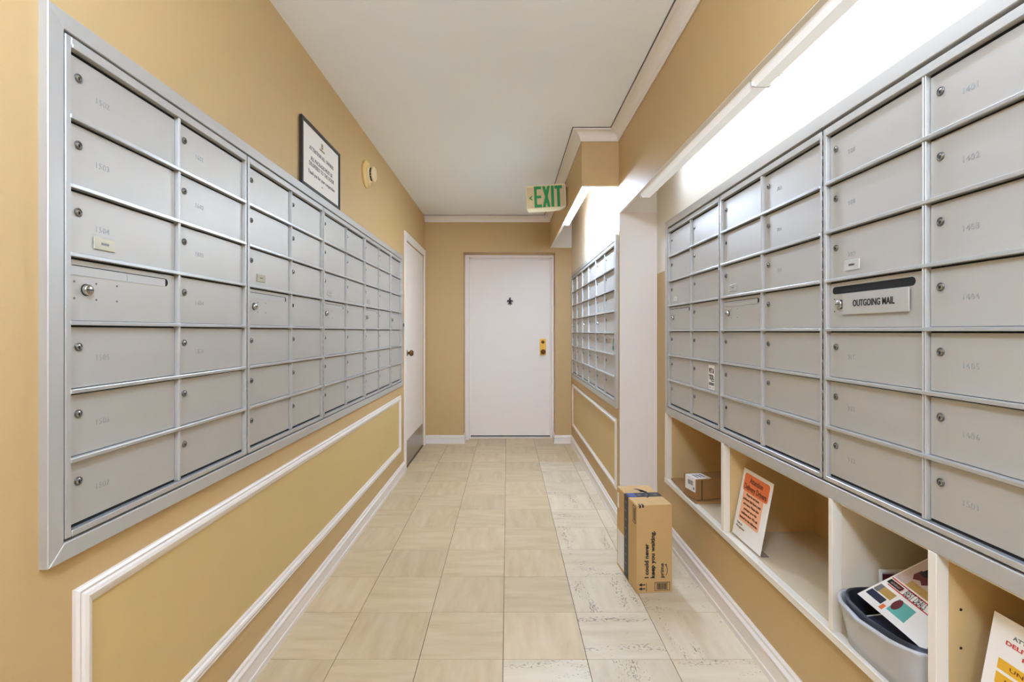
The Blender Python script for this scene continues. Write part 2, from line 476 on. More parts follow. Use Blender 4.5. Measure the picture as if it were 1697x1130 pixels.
# ------------------------------------------------------------------ doors
# side door in the left wall
m = MB(); m.box(XL - 0.045, XL - 0.006, DY0 + 0.004, DY1 - 0.004, 0.010, DZ - 0.004, bev=0.0015)
d2 = struct(m.build('door_2', 'doorwhite'))
m = MB()
cw = 0.066
m.box(XL, XL + 0.012, DY0 - cw, DY0 + 0.0, 0, DZ + cw, bev=0.002)
m.box(XL, XL + 0.012, DY1 - 0.0, DY1 + cw, 0, DZ + cw, bev=0.002)
m.box(XL, XL + 0.012, DY0, DY1, DZ, DZ + cw, bev=0.002)
m.box(XL - 0.115, XL - 0.05, DY0, DY0 + 0.012, 0, DZ)
m.box(XL - 0.115, XL - 0.05, DY1 - 0.012, DY1, 0, DZ)
m.box(XL - 0.115, XL - 0.05, DY0, DY1, DZ - 0.012, DZ)
m.build('door_casing', 'doorwhite', d2)
m = MB(); m.box(XL - 0.006, XL - 0.0045, DY0 + 0.02, DY1 - 0.02, 0.014, 0.235)
k = m.build('kick_plate', 'steel', d2); k['label'] = 'stainless steel kick plate along the foot of the door'
m = MB(); m.lathe([(0, 0.062), (0.018, 0.060), (0.027, 0.048), (0.026, 0.036), (0.014, 0.026), (0.010, 0.012), (0.026, 0.008), (0.028, 0.0), (0, 0)])
kn = m.build('door_knob', 'bronze', d2); kn.location = (XL - 0.006, DY0 + 0.075, 1.0); kn.rotation_euler = (0, 0, PI/2)

# door at the end of the hall, set back in its recess
YD = 5.60
m = MB(); m.box(-0.419, 0.484, YD, YD + 0.045, 0.024, 1.998, bev=0.0015)
d1 = struct(m.build('door_1', 'doorwhite'))
m = MB()
m.box(OX0, -0.424, YB + 0.195, YB + 0.36, 0, OZ)
m.box(0.488, OX1, YB + 0.195, YB + 0.36, 0, OZ)
m.box(-0.424, 0.488, YB + 0.195, YB + 0.36, 2.002, OZ)
m.box(-0.424, -0.412, YD - 0.03, YD - 0.003, 0, 2.002)
m.box(0.477, 0.488, YD - 0.03, YD - 0.003, 0, 2.002)
m.box(-0.424, 0.488, YD - 0.03, YD - 0.003, 1.992, 2.002)
m.build('door_frame', 'doorwhite', d1)
m = MB(); m.box(-0.424, 0.488, YD - 0.05, YD + 0.05, 0.0, 0.008, bev=0.002)
m.build('threshold', 'trimwhite', d1)
m = MB(); m.box(-0.035, 0.035, -0.006, 0, -0.09, 0.09, bev=0.003, seg=2)
lp = m.build('lock_plate', 'brass', d1); lp.location = (0.396, YD, 1.015); lp['label'] = 'polished brass lock plate'
m = MB(); m.lathe([(0, 0.064), (0.016, 0.062), (0.026, 0.052), (0.027, 0.040), (0.016, 0.028), (0.011, 0.010), (0.020, 0.006), (0.020, 0.0), (0, 0)])
q = m.build('knob', 'bronze', lp); q.location = (0, -0.006, -0.052)
m = MB(); m.lathe([(0, 0.010), (0.014, 0.010), (0.018, 0.006), (0.018, 0), (0, 0)]); m.mi = 1; m.box(-0.002, 0.002, -0.0115, -0.009, -0.008, 0.008)
q = m.build('deadbolt_cylinder', ['bronze', 'black'], lp); q.location = (0, -0.006, 0.055)
# black fleur-de-lis on the door
m = MB()
m.prism([(0, 0.056), (0.010, 0.036), (0.012, 0.018), (0.005, -0.004), (0.004, -0.03), (0, -0.048), (-0.004, -0.03), (-0.005, -0.004), (-0.012, 0.018), (-0.010, 0.036)], -0.012, 0)
for sx in (-1, 1):
    m.prism([(sx*0.004, -0.006), (sx*0.012, 0.016), (sx*0.022, 0.022), (sx*0.032, 0.014), (sx*0.034, 0.0), (sx*0.026, -0.010), (sx*0.024, 0.0), (sx*0.019, 0.006), (sx*0.013, -0.006)], -0.009, 0)
    m.prism([(sx*0.004, -0.014), (sx*0.020, -0.018), (sx*0.026, -0.026), (sx*0.018, -0.030), (sx*0.012, -0.024), (sx*0.004, -0.024)], -0.009, 0)
m.box(-0.018, 0.018, -0.013, 0, -0.014, -0.006)
q = m.build('fleur_ornament', 'iron', d1); q.location = (0.028, YD, 1.520); q['label'] = 'small black fleur-de-lis ornament'

# ------------------------------------------------------------------ mailboxes
UH = 0.992                 # height of a unit
PITCH, BOT = 0.1362, 0.016
mesh_cache = {}
def cached(key, fn):
    if key not in mesh_cache: mesh_cache[key] = fn()
    return mesh_cache[key]
DW = 0.005                 # how far a door's face stands from the wall
def door_mesh(wd):
    def f():
        mm = MB(); mm.box(0.0016, wd - 0.0016, -DW, -0.0015, 0.0052, PITCH - 0.0080, bev=0.0008)
        return mm.mesh('mailbox_door', 'aludoor')
    return cached(('door', round(wd, 4)), f)
def lock_mesh(kind):
    def f():
        mm = MB()
        if kind == 'missing':
            mm.cyl((0, 0, 0), 0.0075, 0.0006, '-Y', 18)
            return mm.mesh('lock_hole', 'gap')
        mm.lathe([(0.0088, 0), (0.0090, 0.0022), (0.0078, 0.0034), (0.0066, 0.0030), (0.0064, 0.0020)], n=20)
        mm.mi = 1
        mm.lathe([(0.0064, 0.0020), (0.0058, 0.0028), (0, 0.0030)], n=20)
        mm.mi = 2
        mm.box(-0.0012, 0.0012, -0.0034, -0.0026, -0.0048, 0.0022)
        mm.cyl((0, -0.0026, -0.0008), 0.0024, 0.0007, '-Y', 10)
        return mm.mesh('lock', ['locksteel', 'chrome', 'gap'])
    return cached(('lock', kind), f)

def stadium(x0, x1, z0, z1, n=6):
    r = (z1 - z0) / 2; zc = (z0 + z1) / 2; p = []
    for i in range(n + 1): a = -PI/2 + PI * i / n; p.append((x1 - r + r*math.cos(a), zc + r*math.sin(a)))
    for i in range(n + 1): a = PI/2 + PI * i / n; p.append((x0 + r + r*math.cos(a), zc + r*math.sin(a)))
    return p

def outgoing(parent, wd, style):
    """the panel with the posting slot, lock and rivet holes; style: 'open' or 'blanked'"""
    def plate():
        mm = MB(); mm.box(0.0016, wd - 0.0016, -DW, -0.0015, 0.0052, PITCH - 0.0080, bev=0.0008)
        return mm.mesh('outgoing_panel', 'aludoor')
    p = link('outgoing_panel', cached(('out', round(wd, 4)), plate), parent)
    x0, x1, z0, z1 = 0.012 if style == 'open' else 0.006, wd * 0.915, 0.0975, 0.1175
    mm = MB(); mm.prism(stadium(x0, x1, z0, z1), -DW - 0.0004, -DW + 0.001)
    mm.build('slot', 'gap', p)
    if style != 'open':
        mm = MB(); mm.box(x0 + 0.001, x0 + (x1 - x0) * 0.52, -DW - 0.0012, -DW, z0 - 0.0005, z1 - 0.0020)
        mm.box(x0 + (x1 - x0) * 0.523, x1 - 0.011, -DW - 0.0010, -DW, z0 - 0.0005, z1 - 0.0020)
        mm.build('slot_blank', 'alu', p)
    mm = MB()
    for hx in ((0.018, 0.072, 0.128) if style != 'open' else (0.020,)):
        for hz in (0.050, 0.084):
            mm.cyl((hx, -DW, hz), 0.0022, 0.0007, '-Y', 8)
    mm.build('rivet_holes', 'locksteel', p)
    q = MB(); q.lathe([(0.011, 0), (0.0112, 0.0075), (0.0095, 0.0090), (0, 0.0092)], n=20)
    q.mi = 1; q.lathe([(0.0125, 0), (0.0125, 0.0012), (0.011, 0.0014)], n=20)
    q.box(-0.0085, 0.0085, -0.0100, -0.0088, -0.0011, 0.0011)
    o = q.build('lock', ['chrome', 'gap'], p); o.location = (0.046, -DW, 0.069)
    if style == 'open':
        mm = MB(); mm.box(0.062, wd * 0.88, -DW - 0.007, -DW - 0.003, 0.040, 0.0955, bev=0.0008)
        mm.mi = 1; mm.box(0.070, wd * 0.87, -DW - 0.0035, -DW, 0.046, 0.090)
        pl = mm.build('nameplate', ['aludoor', 'gap'], p)
        pl['label'] = 'aluminium plate lettered OUTGOING MAIL'
        t = link('lettering', text_mesh('OUTGOING MAIL', 0.0235, 'black', width=0.140, bold=0.0004), p, ((0.062 + wd*0.88)/2, -DW - 0.0074, 0.0675))
    return p

def badge(parent, x, z, mk='badge'):
    mm = MB(); mm.box(x - 0.029, x + 0.029, -DW - 0.003, -DW, z - 0.0135, z + 0.0135, bev=0.0015)
    mm.mi = 1; mm.box(x - 0.010, x + 0.010, -DW - 0.0034, -DW - 0.0025, z - 0.002, z + 0.003)
    return mm.build('name_badge', [mk, 'locksteel'], parent)

def unit(label, side, X, Y0, z0, W, cols, group, nums=None, missing=(), badge_kind=None, outstyle='blanked', hinge=True):
    """one mailbox unit; local x runs to the viewer's right, -y out of the wall, z up"""
    rz = PI/2 if side == 'L' else -PI/2
    u = thing('mailbox_unit', label, 'mailbox unit', (X, Y0, z0), rz, group)
    ls, cs, rs = 0.015, 0.010, 0.015
    cwid = (W - ls - rs - cs * (cols - 1)) / cols
    mm = MB(); mm.box(0.001, W - 0.001, -0.0015, 0, 0.001, UH - 0.001); mm.build('back_plate', 'gap', u)
    top0 = BOT + 7 * PITCH
    mm = MB(); mm.box(0.0015, ls - 0.0, -0.0155, -0.0015, 0.002, UH - 0.002, bev=0.0012); mm.build('stile', 'alu', u)
    mm = MB(); mm.box(W - rs, W - 0.006, -0.0155, -0.0015, 0.002, UH - 0.002, bev=0.0012); mm.build('stile', 'alu', u)
    for c in range(cols - 1):
        xc = ls + (c + 1) * cwid + c * cs
        mm = MB()
        mm.box(xc, xc + cs*0.45, -0.0155, -0.0015, BOT, top0, bev=0.001)
        mm.box(xc + cs*0.55, xc + cs, -0.0145, -0.0015, BOT, top0, bev=0.001)
        mm.build('mullion', 'alu', u)
    mm = MB(); mm.box(ls, W - rs, -0.0155, -0.0015, top0 + 0.002, UH - 0.002, bev=0.001)
    mm.box(ls, W - rs, -0.0180, -0.0015, top0 - 0.001, top0 + 0.007, bev=0.001); mm.build('top_rail', 'alu', u)
    mm = MB(); mm.box(ls, W - rs, -0.0165, -0.0015, 0.002, BOT - 0.0015, bev=0.001); mm.build('bottom_rail', 'alurail', u)
    def rail():
        r = MB(); r.box(ls - 0.003, W - rs + 0.003, -0.0185, -0.0015, -0.0042, 0.0042, bev=0.0012, seg=2); return r.mesh('rail', 'alurail')
    rm = cached(('rail', round(W, 4)), rail)
    for r in range(1, 7): link('rail', rm, u, (0, 0, BOT + r * PITCH))
    if hinge:
        mm = MB(); mm.box(W - 0.006, W - 0.0008, -0.0135, -0.0015, 0.002, UH - 0.002)
        mm.mi = 1
        nk = 34
        for i in range(nk):
            za = 0.004 + i * (UH - 0.008) / nk
            mm.cyl((W - 0.0034, -0.0138, za), 0.0021, (UH - 0.008) / nk * 0.6, 'Z', 6)
        mm.build('piano_hinge', ['gap', 'locksteel'], u)
    for c in range(cols):
        xc = ls + c * (cwid + cs)
        for r in range(7):
            zc = BOT + (6 - r) * PITCH
            if r == 3 and c == 0:
                p = outgoing(u, cwid, outstyle); p.location = (xc, 0, zc)
                continue
            d = link('mailbox_door', door_mesh(cwid), u, (xc, 0, zc))
            lk = link('lock', lock_mesh('missing' if (c, r) in missing else 'lock'), d, (0.027, -DW + 0.0002, 0.0885))
            lk.rotation_euler = (0, random.uniform(-0.12, 0.12), 0)
            if nums and (c, r) in nums:
                link('number', text_mesh(nums[(c, r)], 0.0175, 'numeral', spacing=1.15), d, (0.088 if c == 0 else 0.094, -DW - 0.0003, 0.063))
            if badge_kind and c == 0 and r == 2: badge(d, 0.092, 0.034, badge_kind)
    return u

def surround(label, side, X, Ya, Yb, z0, z1, b, th=0.0175):
    """flat mitred aluminium frame round a bank of units (Ya nearest the viewer's left)"""
    rz = PI/2 if side == 'L' else -PI/2
    L = abs(Yb - Ya); H = z1 - z0
    o = thing('mailbox_surround', label, 'mailbox frame', (X, Ya, z0), rz)
    g = 0.0004
    def piece(poly, nm):
        mm = MB(); mm.prism(poly, -th, 0)
        bmesh.ops.bevel(mm.bm, geom=[e for e in mm.bm.edges if all(abs(v.co.y + th) < 1e-6 for v in e.verts)], offset=0.0015, segments=1, affect='EDGES')
        mm.build(nm, 'alu', o)
    piece([(0, g), (b, b + g), (b, H - b - g), (0, H - g)], 'frame_side')
    piece([(L, g), (L, H - g), (L - b, H - b - g), (L - b, b + g)], 'frame_side')
    piece([(g, H), (b + g, H - b), (L - b - g, H - b), (L - g, H)], 'frame_top')
    piece([(g, 0), (L - g, 0), (L - b - g, b), (b + g, b)], 'frame_bottom')
    mm = MB(); e = 0.0034
    mm.box(b, b + e, -0.001, 0, b, H - b); mm.box(L - b - e, L - b, -0.001, 0, b, H - b)
    mm.box(b + e, L - b - e, -0.001, 0, b, b + e); mm.box(b + e, L - b - e, -0.001, 0, H - b - e, H - b)
    mm.build('shadow_gap', 'gap', o)
    return o

# left bank: five units
ZA = 0.782
G = 'mailbox units in the left wall bank'
surround('long aluminium frame round the left wall mailboxes', 'L', XL, 0.934, 4.10, 0.744, 1.811, 0.0345)
yb = [0.972, 1.657, 2.341, 3.026, 3.702, 4.062]
nA1 = {(0,0): '1502', (0,1): '1503', (0,2): '1504', (0,4): '1505', (0,5): '1506', (0,6): '1507', (1,0): '1601', (1,1): '1602', (1,2): '1603', (1,3): '1604', (1,4): '1605'}
unit('nearest left wall mailbox unit, numbered 1503 and 1504', 'L', XL, yb[0], ZA, yb[1]-yb[0], 2, G, nums=nA1, badge_kind='badge')
unit('second left wall mailbox unit, below the framed notice\'s near edge', 'L', XL, yb[1], ZA, yb[2]-yb[1], 2, G, missing=((1,3),), badge_kind='badge')
unit('middle of the five left wall mailbox units', 'L', XL, yb[2], ZA, yb[3]-yb[2], 2, G, badge_kind='badgeclear')
unit('fourth left wall mailbox unit, next to the narrow one', 'L', XL, yb[3], ZA, yb[4]-yb[3], 2, G, badge_kind='badgeclear')
unit('narrow one-column mailbox unit beside the white side door', 'L', XL, yb[4], ZA, yb[5]-yb[4], 1, G)

# near right bank: three units (the viewer's left is the far end)
ZB = 0.770
G = 'mailbox units in the near right wall bank'
surround('aluminium frame round the near right mailboxes above the cubbies', 'R', XN, 2.835, 0.690, 0.727, 1.808, 0.0395)
yc = [2.7915, 2.111, 1.4186, 0.7336]
nC3 = {(0,0): '907', (0,1): '908', (0,2): '909', (0,4): '910', (0,5): '911', (0,6): '912', (1,0): '1401', (1,1): '1402', (1,2): '1403', (1,3): '1404', (1,4): '1405', (1,5): '1406', (1,6): '1501'}
nC2 = {(1,0): '703', (1,1): '704', (1,2): '705'}
c1 = unit('farthest near-right mailbox unit, above the parcel in the cubby', 'R', XN, yc[0], ZB, yc[0]-yc[1], 2, G, badge_kind='badgeclear')
unit('middle near-right mailbox unit, above the orange notice', 'R', XN, yc[1], ZB, yc[1]-yc[2], 2, G, nums=nC2, missing=((0,1),(0,6)), badge_kind='badgeclear')
unit('nearest right mailbox unit, with the plate reading OUTGOING MAIL', 'R', XN, yc[2], ZB, yc[2]-yc[3], 2, G, nums=nC3, badge_kind='badgeclear', outstyle='open', hinge=False)

# far right bank: three units
ZD = 0.755
G = 'mailbox units in the far right wall bank'
surround('aluminium frame round the far right mailboxes near the end door', 'R', XF, 5.190, 3.060, 0.717, 1.784, 0.0345)
yd = [5.150, 4.466, 3.782, 3.098]
unit('farthest mailbox unit on the far right wall, by the end door', 'R', XF, yd[0], ZD, yd[0]-yd[1], 2, G)
unit('middle mailbox unit on the far right wall', 'R', XF, yd[1], ZD, yd[1]-yd[2], 2, G, badge_kind='badgeclear')
d3 = unit('far right wall mailbox unit with a green sticker, beside the white return', 'R', XF, yd[2], ZD, yd[2]-yd[3], 2, G, badge_kind='badgeclear', hinge=False)

# stickers on mailbox doors
st = thing('door_sticker', 'white sticker with bold black print on a low mailbox door', 'sticker', (XN - DW - 0.0005, yc[0] - 0.575, ZB + BOT + PITCH), -PI/2)
m = MB(); m.box(-0.031, 0.031, -0.0006, 0, 0.010, 0.118); m.build('backing', 'paper', st)
text('lettering', 'VET &', 0.030, 'black', st, (0, -0.0010, 0.092), width=0.054, bold=0.0008)
text('lettering', 'TEDL', 0.030, 'black', st, (0, -0.0010, 0.063), width=0.054, bold=0.0008)
m = MB(); m.box(-0.004, 0.027, -0.0010, -0.0006, 0.046, 0.050); m.mi = 1; m.box(-0.027, 0.027, -0.0010, -0.0006, 0.028, 0.041)
m.build('printed_bars', ['black', 'textgrey'], st)
text('lettering', '01  2', 0.010, 'textgrey', st, (0, -0.0010, 0.018), width=0.048)
st = thing('door_sticker', 'small pale sticker with green dots on a far right mailbox door', 'sticker', (XF - DW - 0.0005, yd[3] + 0.085, ZD + BOT + 2 * PITCH), -PI/2)
m = MB(); m.prism(stadium(-0.02, 0.02, 0.02, 0.06), -0.0006, 0); m.box(-0.02, 0.02, -0.0006, 0, 0.03, 0.105); m.build('backing', 'badgeclear', st)
m = MB()
for zz in (0.036, 0.062, 0.088): m.cyl((0, -0.0006, zz), 0.011, 0.0005, '-Y', 12)
m.build('green_dots', 'green', st)

# ------------------------------------------------------------------ cubby shelf under the near right bank
XB = 1.27; XFc = 0.890
cub = thing('cubby_shelf', 'cream built-in row of open cubbies below the near right mailboxes', 'shelf', (0, 0, 0))
m = MB(); m.box(XFc, XB + 0.02, CUB[0], CUB[1], CUB[2], 0.3595, bev=0.002); m.box(XFc, XFc + 0.028, CUB[0], CUB[1], 0.355, 0.362, bev=0.002); m.build('bottom_ledge', 'shelfwhite', cub)
m = MB(); m.box(XFc + 0.028, XB, CUB[0], CUB[1], 0.3590, 0.362); m.build('shelf_board', 'shelfstone', cub)
m = MB(); m.box(XFc + 0.003, XB, 2.800, CUB[1], 0.362, CUB[3] - 0.0005); m.build('end_post', 'shelfwhite', cub)
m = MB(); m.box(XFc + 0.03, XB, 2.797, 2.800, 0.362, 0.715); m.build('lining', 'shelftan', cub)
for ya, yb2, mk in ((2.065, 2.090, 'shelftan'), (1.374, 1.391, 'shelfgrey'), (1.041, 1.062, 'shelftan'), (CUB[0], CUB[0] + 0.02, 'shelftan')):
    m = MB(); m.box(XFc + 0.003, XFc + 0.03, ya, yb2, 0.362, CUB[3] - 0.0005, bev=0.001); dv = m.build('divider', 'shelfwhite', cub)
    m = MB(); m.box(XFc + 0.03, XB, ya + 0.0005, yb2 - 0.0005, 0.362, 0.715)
    if mk == 'shelftan' and ya > 1.0 and ya < 1.1:
        m.mi = 1
        for zz in (0.45, 0.53, 0.61): m.cyl((XFc + 0.055, ya + 0.0004, zz), 0.003, 0.0006, '-Y', 8)
    m.build('divider_panel', [mk, 'gap'], dv)
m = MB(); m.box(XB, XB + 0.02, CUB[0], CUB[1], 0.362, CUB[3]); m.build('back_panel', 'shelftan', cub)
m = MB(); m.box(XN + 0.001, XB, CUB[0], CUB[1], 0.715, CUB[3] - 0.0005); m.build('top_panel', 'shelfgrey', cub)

# ------------------------------------------------------------------ strip lights of the place, and added fill lamps
def cove_light(y0, y1, label):
    t = thing('cove_light', label, 'light fixture', (XF + 0.018, y0, ZS1), 0, 'strip lights behind the near fascia')
    L = y1 - y0
    m = MB(); m.prism([(0.0015, 0.012), (0.0015, -0.010), (0.012, -0.024), (0.046, -0.024), (0.058, -0.012), (0.058, 0.004), (0.050, 0.012)], 0.002, L - 0.002)
    m.build('lens', 'lens', t)
    m = MB(); m.box(0.0015, 0.058, 0.0, 0.002, -0.022, 0.012); m.box(0.0015, 0.058, L - 0.002, L, -0.022, 0.012)
    m.build('end_cap', 'housing', t)
    m = MB(); m.cyl((0.073, 0.006, 0.085), 0.013, L - 0.012, 'Y', 16); m.build('tube', 'tube', t)
    m = MB()
    for yy in (0.0, L - 0.010): m.box(0.004, 0.090, yy, yy + 0.006, 0.012, 0.105)
    m.build('tube_bracket', 'housing', t)
cove_light(1.440, 2.620, 'far white strip light behind the near fascia, at the return')
cove_light(0.225, 1.434, 'near white strip light behind the near fascia, over OUTGOING MAIL')
def far_light(y0, y1, label):
    t = thing('cove_light', label, 'light fixture', (XS + 0.018, y0, ZS2), 0, 'strip lights behind the far fascia')
    L = y1 - y0
    m = MB(); m.box(0.001, 0.042, 0, L, 0.014, 0.048, bev=0.002); m.build('housing', 'housing', t)
    m = MB(); m.box(0.004, 0.036, 0.006, L - 0.006, -0.012, 0.014, bev=0.008, seg=3); m.build('diffuser', 'bars', t)
far_light(3.075, 3.600, 'near glowing strip light in the far cove, behind the exit sign')
far_light(3.606, 4.130, 'far glowing strip light in the far cove, towards the end door')
for yy, nm in ((0.10, 'frosted globe ceiling lamp above the nearest mailboxes'), (-1.3, 'frosted globe ceiling lamp at the lobby end')):  # unseen fill lamps, added to brighten the hall
    t = thing('fill_lamp', nm, 'ceiling lamp', (-0.05, yy, ZC), 0, 'globe ceiling lamps of the hall')
    m = MB(); m.lathe([(0, 0), (0.075, 0), (0.075, 0.012), (0.05, 0.026), (0.03, 0.030), (0.03, 0.10), (0.05, 0.105), (0.055, 0.13), (0, 0.13)], axis='-Z'); m.build('fill_lamp_stem', 'housing', t)
    m = MB(); m.lathe([(0.05 if i == 0 else (0.0 if i == 12 else 0.13*math.sin(0.39 + (PI - 0.39)*i/12)), 0.245 - 0.13*math.cos(0.39 + (PI - 0.39)*i/12)) for i in range(13)], axis='-Z'); m.build('fill_globe', 'fillglobe', t)

# ------------------------------------------------------------------ things on the walls
# framed notice standing on the left bank's frame
fr = thing('framed_notice', 'black framed paper notice standing on top of the left mailbox frame', 'framed notice', (XL + 0.0160, 2.095, 1.8112), PI/2)
fr.rotation_euler = (0.0, 0, PI/2)
FW, FH = 0.480, 0.292
m = MB(); b = 0.016
m.box(0, b, -0.0, 0.013, 0, FH, bev=0.002); m.box(FW - b, FW, 0, 0.013, 0, FH, bev=0.002)
m.box(b, FW - b, 0, 0.013, 0, b, bev=0.002); m.box(b, FW - b, 0, 0.013, FH - b, FH, bev=0.002)
m.build('frame', 'frameblack', fr)
m = MB(); m.box(b - 0.003, FW - b + 0.003, 0.006, 0.012, b - 0.003, FH - b + 0.003)
pp = m.build('paper_sheet', 'paper', fr)
def pt(nm, body, sz, mk, x, z, **kw): return text(nm, body, sz, mk, pp, (x, 0.0055, z), **kw)
m = MB(); m.box(0.232, 0.250, 0.0052, 0.006, 0.228, 0.252); m.build('emblem', 'goldprint', pp)
pt('lettering', 'MAILROOM', 0.012, 'goldprint', 0.241, 0.219)
pt('lettering', 'ATTENTION ALL OWNERS', 0.026, 'textgrey', 0.241, 0.186, width=0.30)
pt('lettering', 'ALL PACKAGES MUST BE', 0.026, 'textgrey', 0.241, 0.143, width=0.27)
pt('lettering', 'DELIVERED TO THE DOOR', 0.026, 'textgrey', 0.241, 0.117, width=0.31)
pt('lettering', 'Thank you for your cooperation', 0.024, 'textgrey', 0.241, 0.080, width=0.33)
pt('lettering', 'A', 0.014, 'textgrey', 0.241, 0.050)

# smoke alarm on the left wall
sd = thing('smoke_detector', 'yellowed round smoke detector high on the left wall', 'smoke detector', (XL, 3.09, 2.16), PI/2)
m = MB(); m.lathe([(0, 0), (0.084, 0), (0.084, 0.010), (0.078, 0.015), (0.052, 0.019), (0, 0.019)], n=36); m.build('base_plate', 'yellowed', sd)
m = MB(); m.lathe([(0.050, 0.019), (0.050, 0.030), (0.047, 0.034), (0.034, 0.034)], n=36); m.build('collar', 'yellowed2', sd)
m = MB()
for i in range(14):
    a = 2*PI*i/14; m.merge(MB().box(-0.007, 0.007, -0.044, -0.033, 0.037, 0.040).bm, Matrix.Rotation(a, 4, 'Y'))
m.build('vent_slots', 'gap', sd)
m = MB(); m.lathe([(0.037, 0.033), (0.037, 0.044), (0.045, 0.044), (0.046, 0.052), (0.038, 0.060), (0, 0.062)], n=36); m.build('sensor_cap', 'yellowed2', sd)

# small steel plate between the left bank and the side door
wp = thing('wall_plate', 'small steel plate between the narrow mailbox unit and the side door', 'wall plate', (XL, 4.165, 1.18), PI/2)
m = MB(); m.box(-0.035, 0.035, -0.006, 0, 0, 0.125, bev=0.002); m.build('plate', 'steel', wp)
m = MB(); m.box(-0.006, 0.006, -0.016, -0.006, 0.048, 0.076, bev=0.002); m.build('toggle', 'locksteel', wp)

# exit sign
ex = thing('exit_sign', 'cream exit sign with green EXIT letters and left arrow on the far fascia', 'exit sign', (XS, 3.82, 2.118), 0.0)
ex.rotation_euler = (0, -math.radians(2.2), math.radians(-4))
m = MB()
W_, H_ = 0.305, 0.196
poly = [(-W_, 0.006), (-W_ + 0.012, 0), (-0.05, 0.004), (-0.010, 0.018), (-0.004, 0.03), (-0.004, H_ - 0.012), (-0.016, H_), (-W_ + 0.010, H_ - 0.004), (-W_, H_ - 0.014)]
m.prism(poly, -0.026, 0.026); m.build('body', 'signbody', ex)
m = MB(); m.prism([(-W_ + 0.006, 0.018), (-0.04, 0.020), (-0.012, 0.030), (-0.012, H_ - 0.012), (-W_ + 0.006, H_ - 0.016)], -0.0275, -0.026); m.build('face_panel', 'signface', ex)
m = MB(); m.box(-0.004, 0.006, -0.04, 0.04, 0.03, 0.165, bev=0.002); m.build('mounting_plate', 'bronze', ex)
m = MB(); ya, yb3 = -0.029, -0.0275; zb, zt = 0.024, 0.184
x = -0.244; m.box(x, x+0.020, ya, yb3, zb, zt); m.box(x+0.020, x+0.056, ya, yb3, zb, zb+0.022); m.box(x+0.020, x+0.053, ya, yb3, zb+0.07, zb+0.090); m.box(x+0.020, x+0.054, ya, yb3, zt-0.022, zt)
x = -0.182; m.prism([(x, zb), (x+0.022, zb), (x+0.060, zt), (x+0.038, zt)], ya, yb3); m.prism([(x+0.038, zb), (x+0.060, zb), (x+0.022, zt), (x, zt)], ya - 0.0002, yb3)
x = -0.116; m.box(x, x+0.022, ya, yb3, zb, zt)
x = -0.088; m.box(x, x+0.056, ya, yb3, zt-0.024, zt); m.box(x+0.017, x+0.039, ya, yb3, zb, zt-0.024)
m.build('exit_letters', 'green', ex)
m = MB(); m.prism([(-0.283, 0.098), (-0.262, 0.080), (-0.254, 0.080), (-0.270, 0.098), (-0.254, 0.116), (-0.262, 0.116)], ya, yb3); m.build('arrow', 'green', ex)

# ------------------------------------------------------------------ carton on the floor
bx = thing('delivery_carton', 'tall brown delivery carton with dark tape standing on the floor', 'carton', (0.5857, 2.266, 0.0), math.radians(5.2))
CW, CD, CH = 0.167, 0.288, 0.397
m = MB(); m.box(0, CW, 0, CD, 0.0005, CH, bev=0.002); m.build('carton_body', 'kraft', bx)
# flaps on top, meeting under the tape
m = MB(); m.box(0.001, CW - 0.001, 0.001, CD/2 - 0.0008, CH, CH + 0.0025); m.build('flap', 'kraft', bx)
m = MB(); m.box(0.001, CW - 0.001, CD/2 + 0.0008, CD - 0.001, CH, CH + 0.0025); m.build('flap', 'kraft', bx)
zt = CH + 0.0025
m = MB()
m.box(-0.0006, CW + 0.0006, CD/2 - 0.030, CD/2 + 0.030, zt, zt + 0.0006)
m.box(-0.0006, 0, CD/2 - 0.030, CD/2 + 0.030, 0.004, zt)
m.mi = 1
m.box(0.010, 0.045, CD/2 - 0.029, CD/2 + 0.029, zt + 0.0006, zt + 0.0009)
m.mi = 2
for i in range(3): m.cyl((0.062 + 0.040*i, CD/2 - 0.004 + 0.003*(i % 2), zt + 0.0006), 0.010, 0.0004, 'Z', 12)
for i in range(9):
    zz = 0.03 + 0.042*i
    m.box(-0.0009, -0.0006, CD/2 - 0.028, CD/2 + 0.028, zz - 0.0225, zz - 0.0212)
    m.box(-0.0010, -0.0006, CD/2 - 0.006, CD/2 + 0.014, zz - 0.006, zz + 0.006)
m.build('tape', ['tape', 'tapeblue', 'textgrey'], bx)
m = MB(); m.box(-0.0005, 0, CD/2 + 0.034, CD - 0.012, 0.015, 0.190); m.box(-0.0005, 0, CD - 0.035, CD - 0.008, 0.30, 0.375); m.build('address_label', 'label', bx)
def arc_strip(mm, c, r, a0, a1, w0, w1, y0, y1, n=14, ex=1.0):
    P, Q = [], []
    for i in range(n + 1):
        t = i / n; a = a0 + (a1 - a0) * t; ww = w0 + (w1 - w0) * t
        P.append((c[0] + ex*(r + ww)*math.cos(a), c[1] + (r + ww)*math.sin(a))); Q.append((c[0] + ex*(r - ww)*math.cos(a), c[1] + (r - ww)*math.sin(a)))
    for i in range(n): mm.prism([P[i], P[i+1], Q[i+1], Q[i]], y0, y1)
# swoosh printed on the carton's top
tmp = MB(); arc_strip(tmp, (0, 0), 0.075, 1.3*PI, 1.82*PI, 0.002, 0.010, 0, 0.0004)
tmp.prism([(0.050, -0.072), (0.088, -0.030), (0.082, -0.008), (0.072, -0.028), (0.040, -0.040)], 0, 0.0004)
mtx = Matrix.Translation((0.085, CD/2 + 0.0, zt + 0.0011)) @ Matrix.Rotation(PI*0.42, 4, 'Z') @ Matrix.Rotation(-PI/2, 4, 'X') @ Matrix.Translation((0, 0, 0.05))
m = MB(); m.merge(tmp.bm, mtx); m.build('printed_swoosh', 'black', bx)
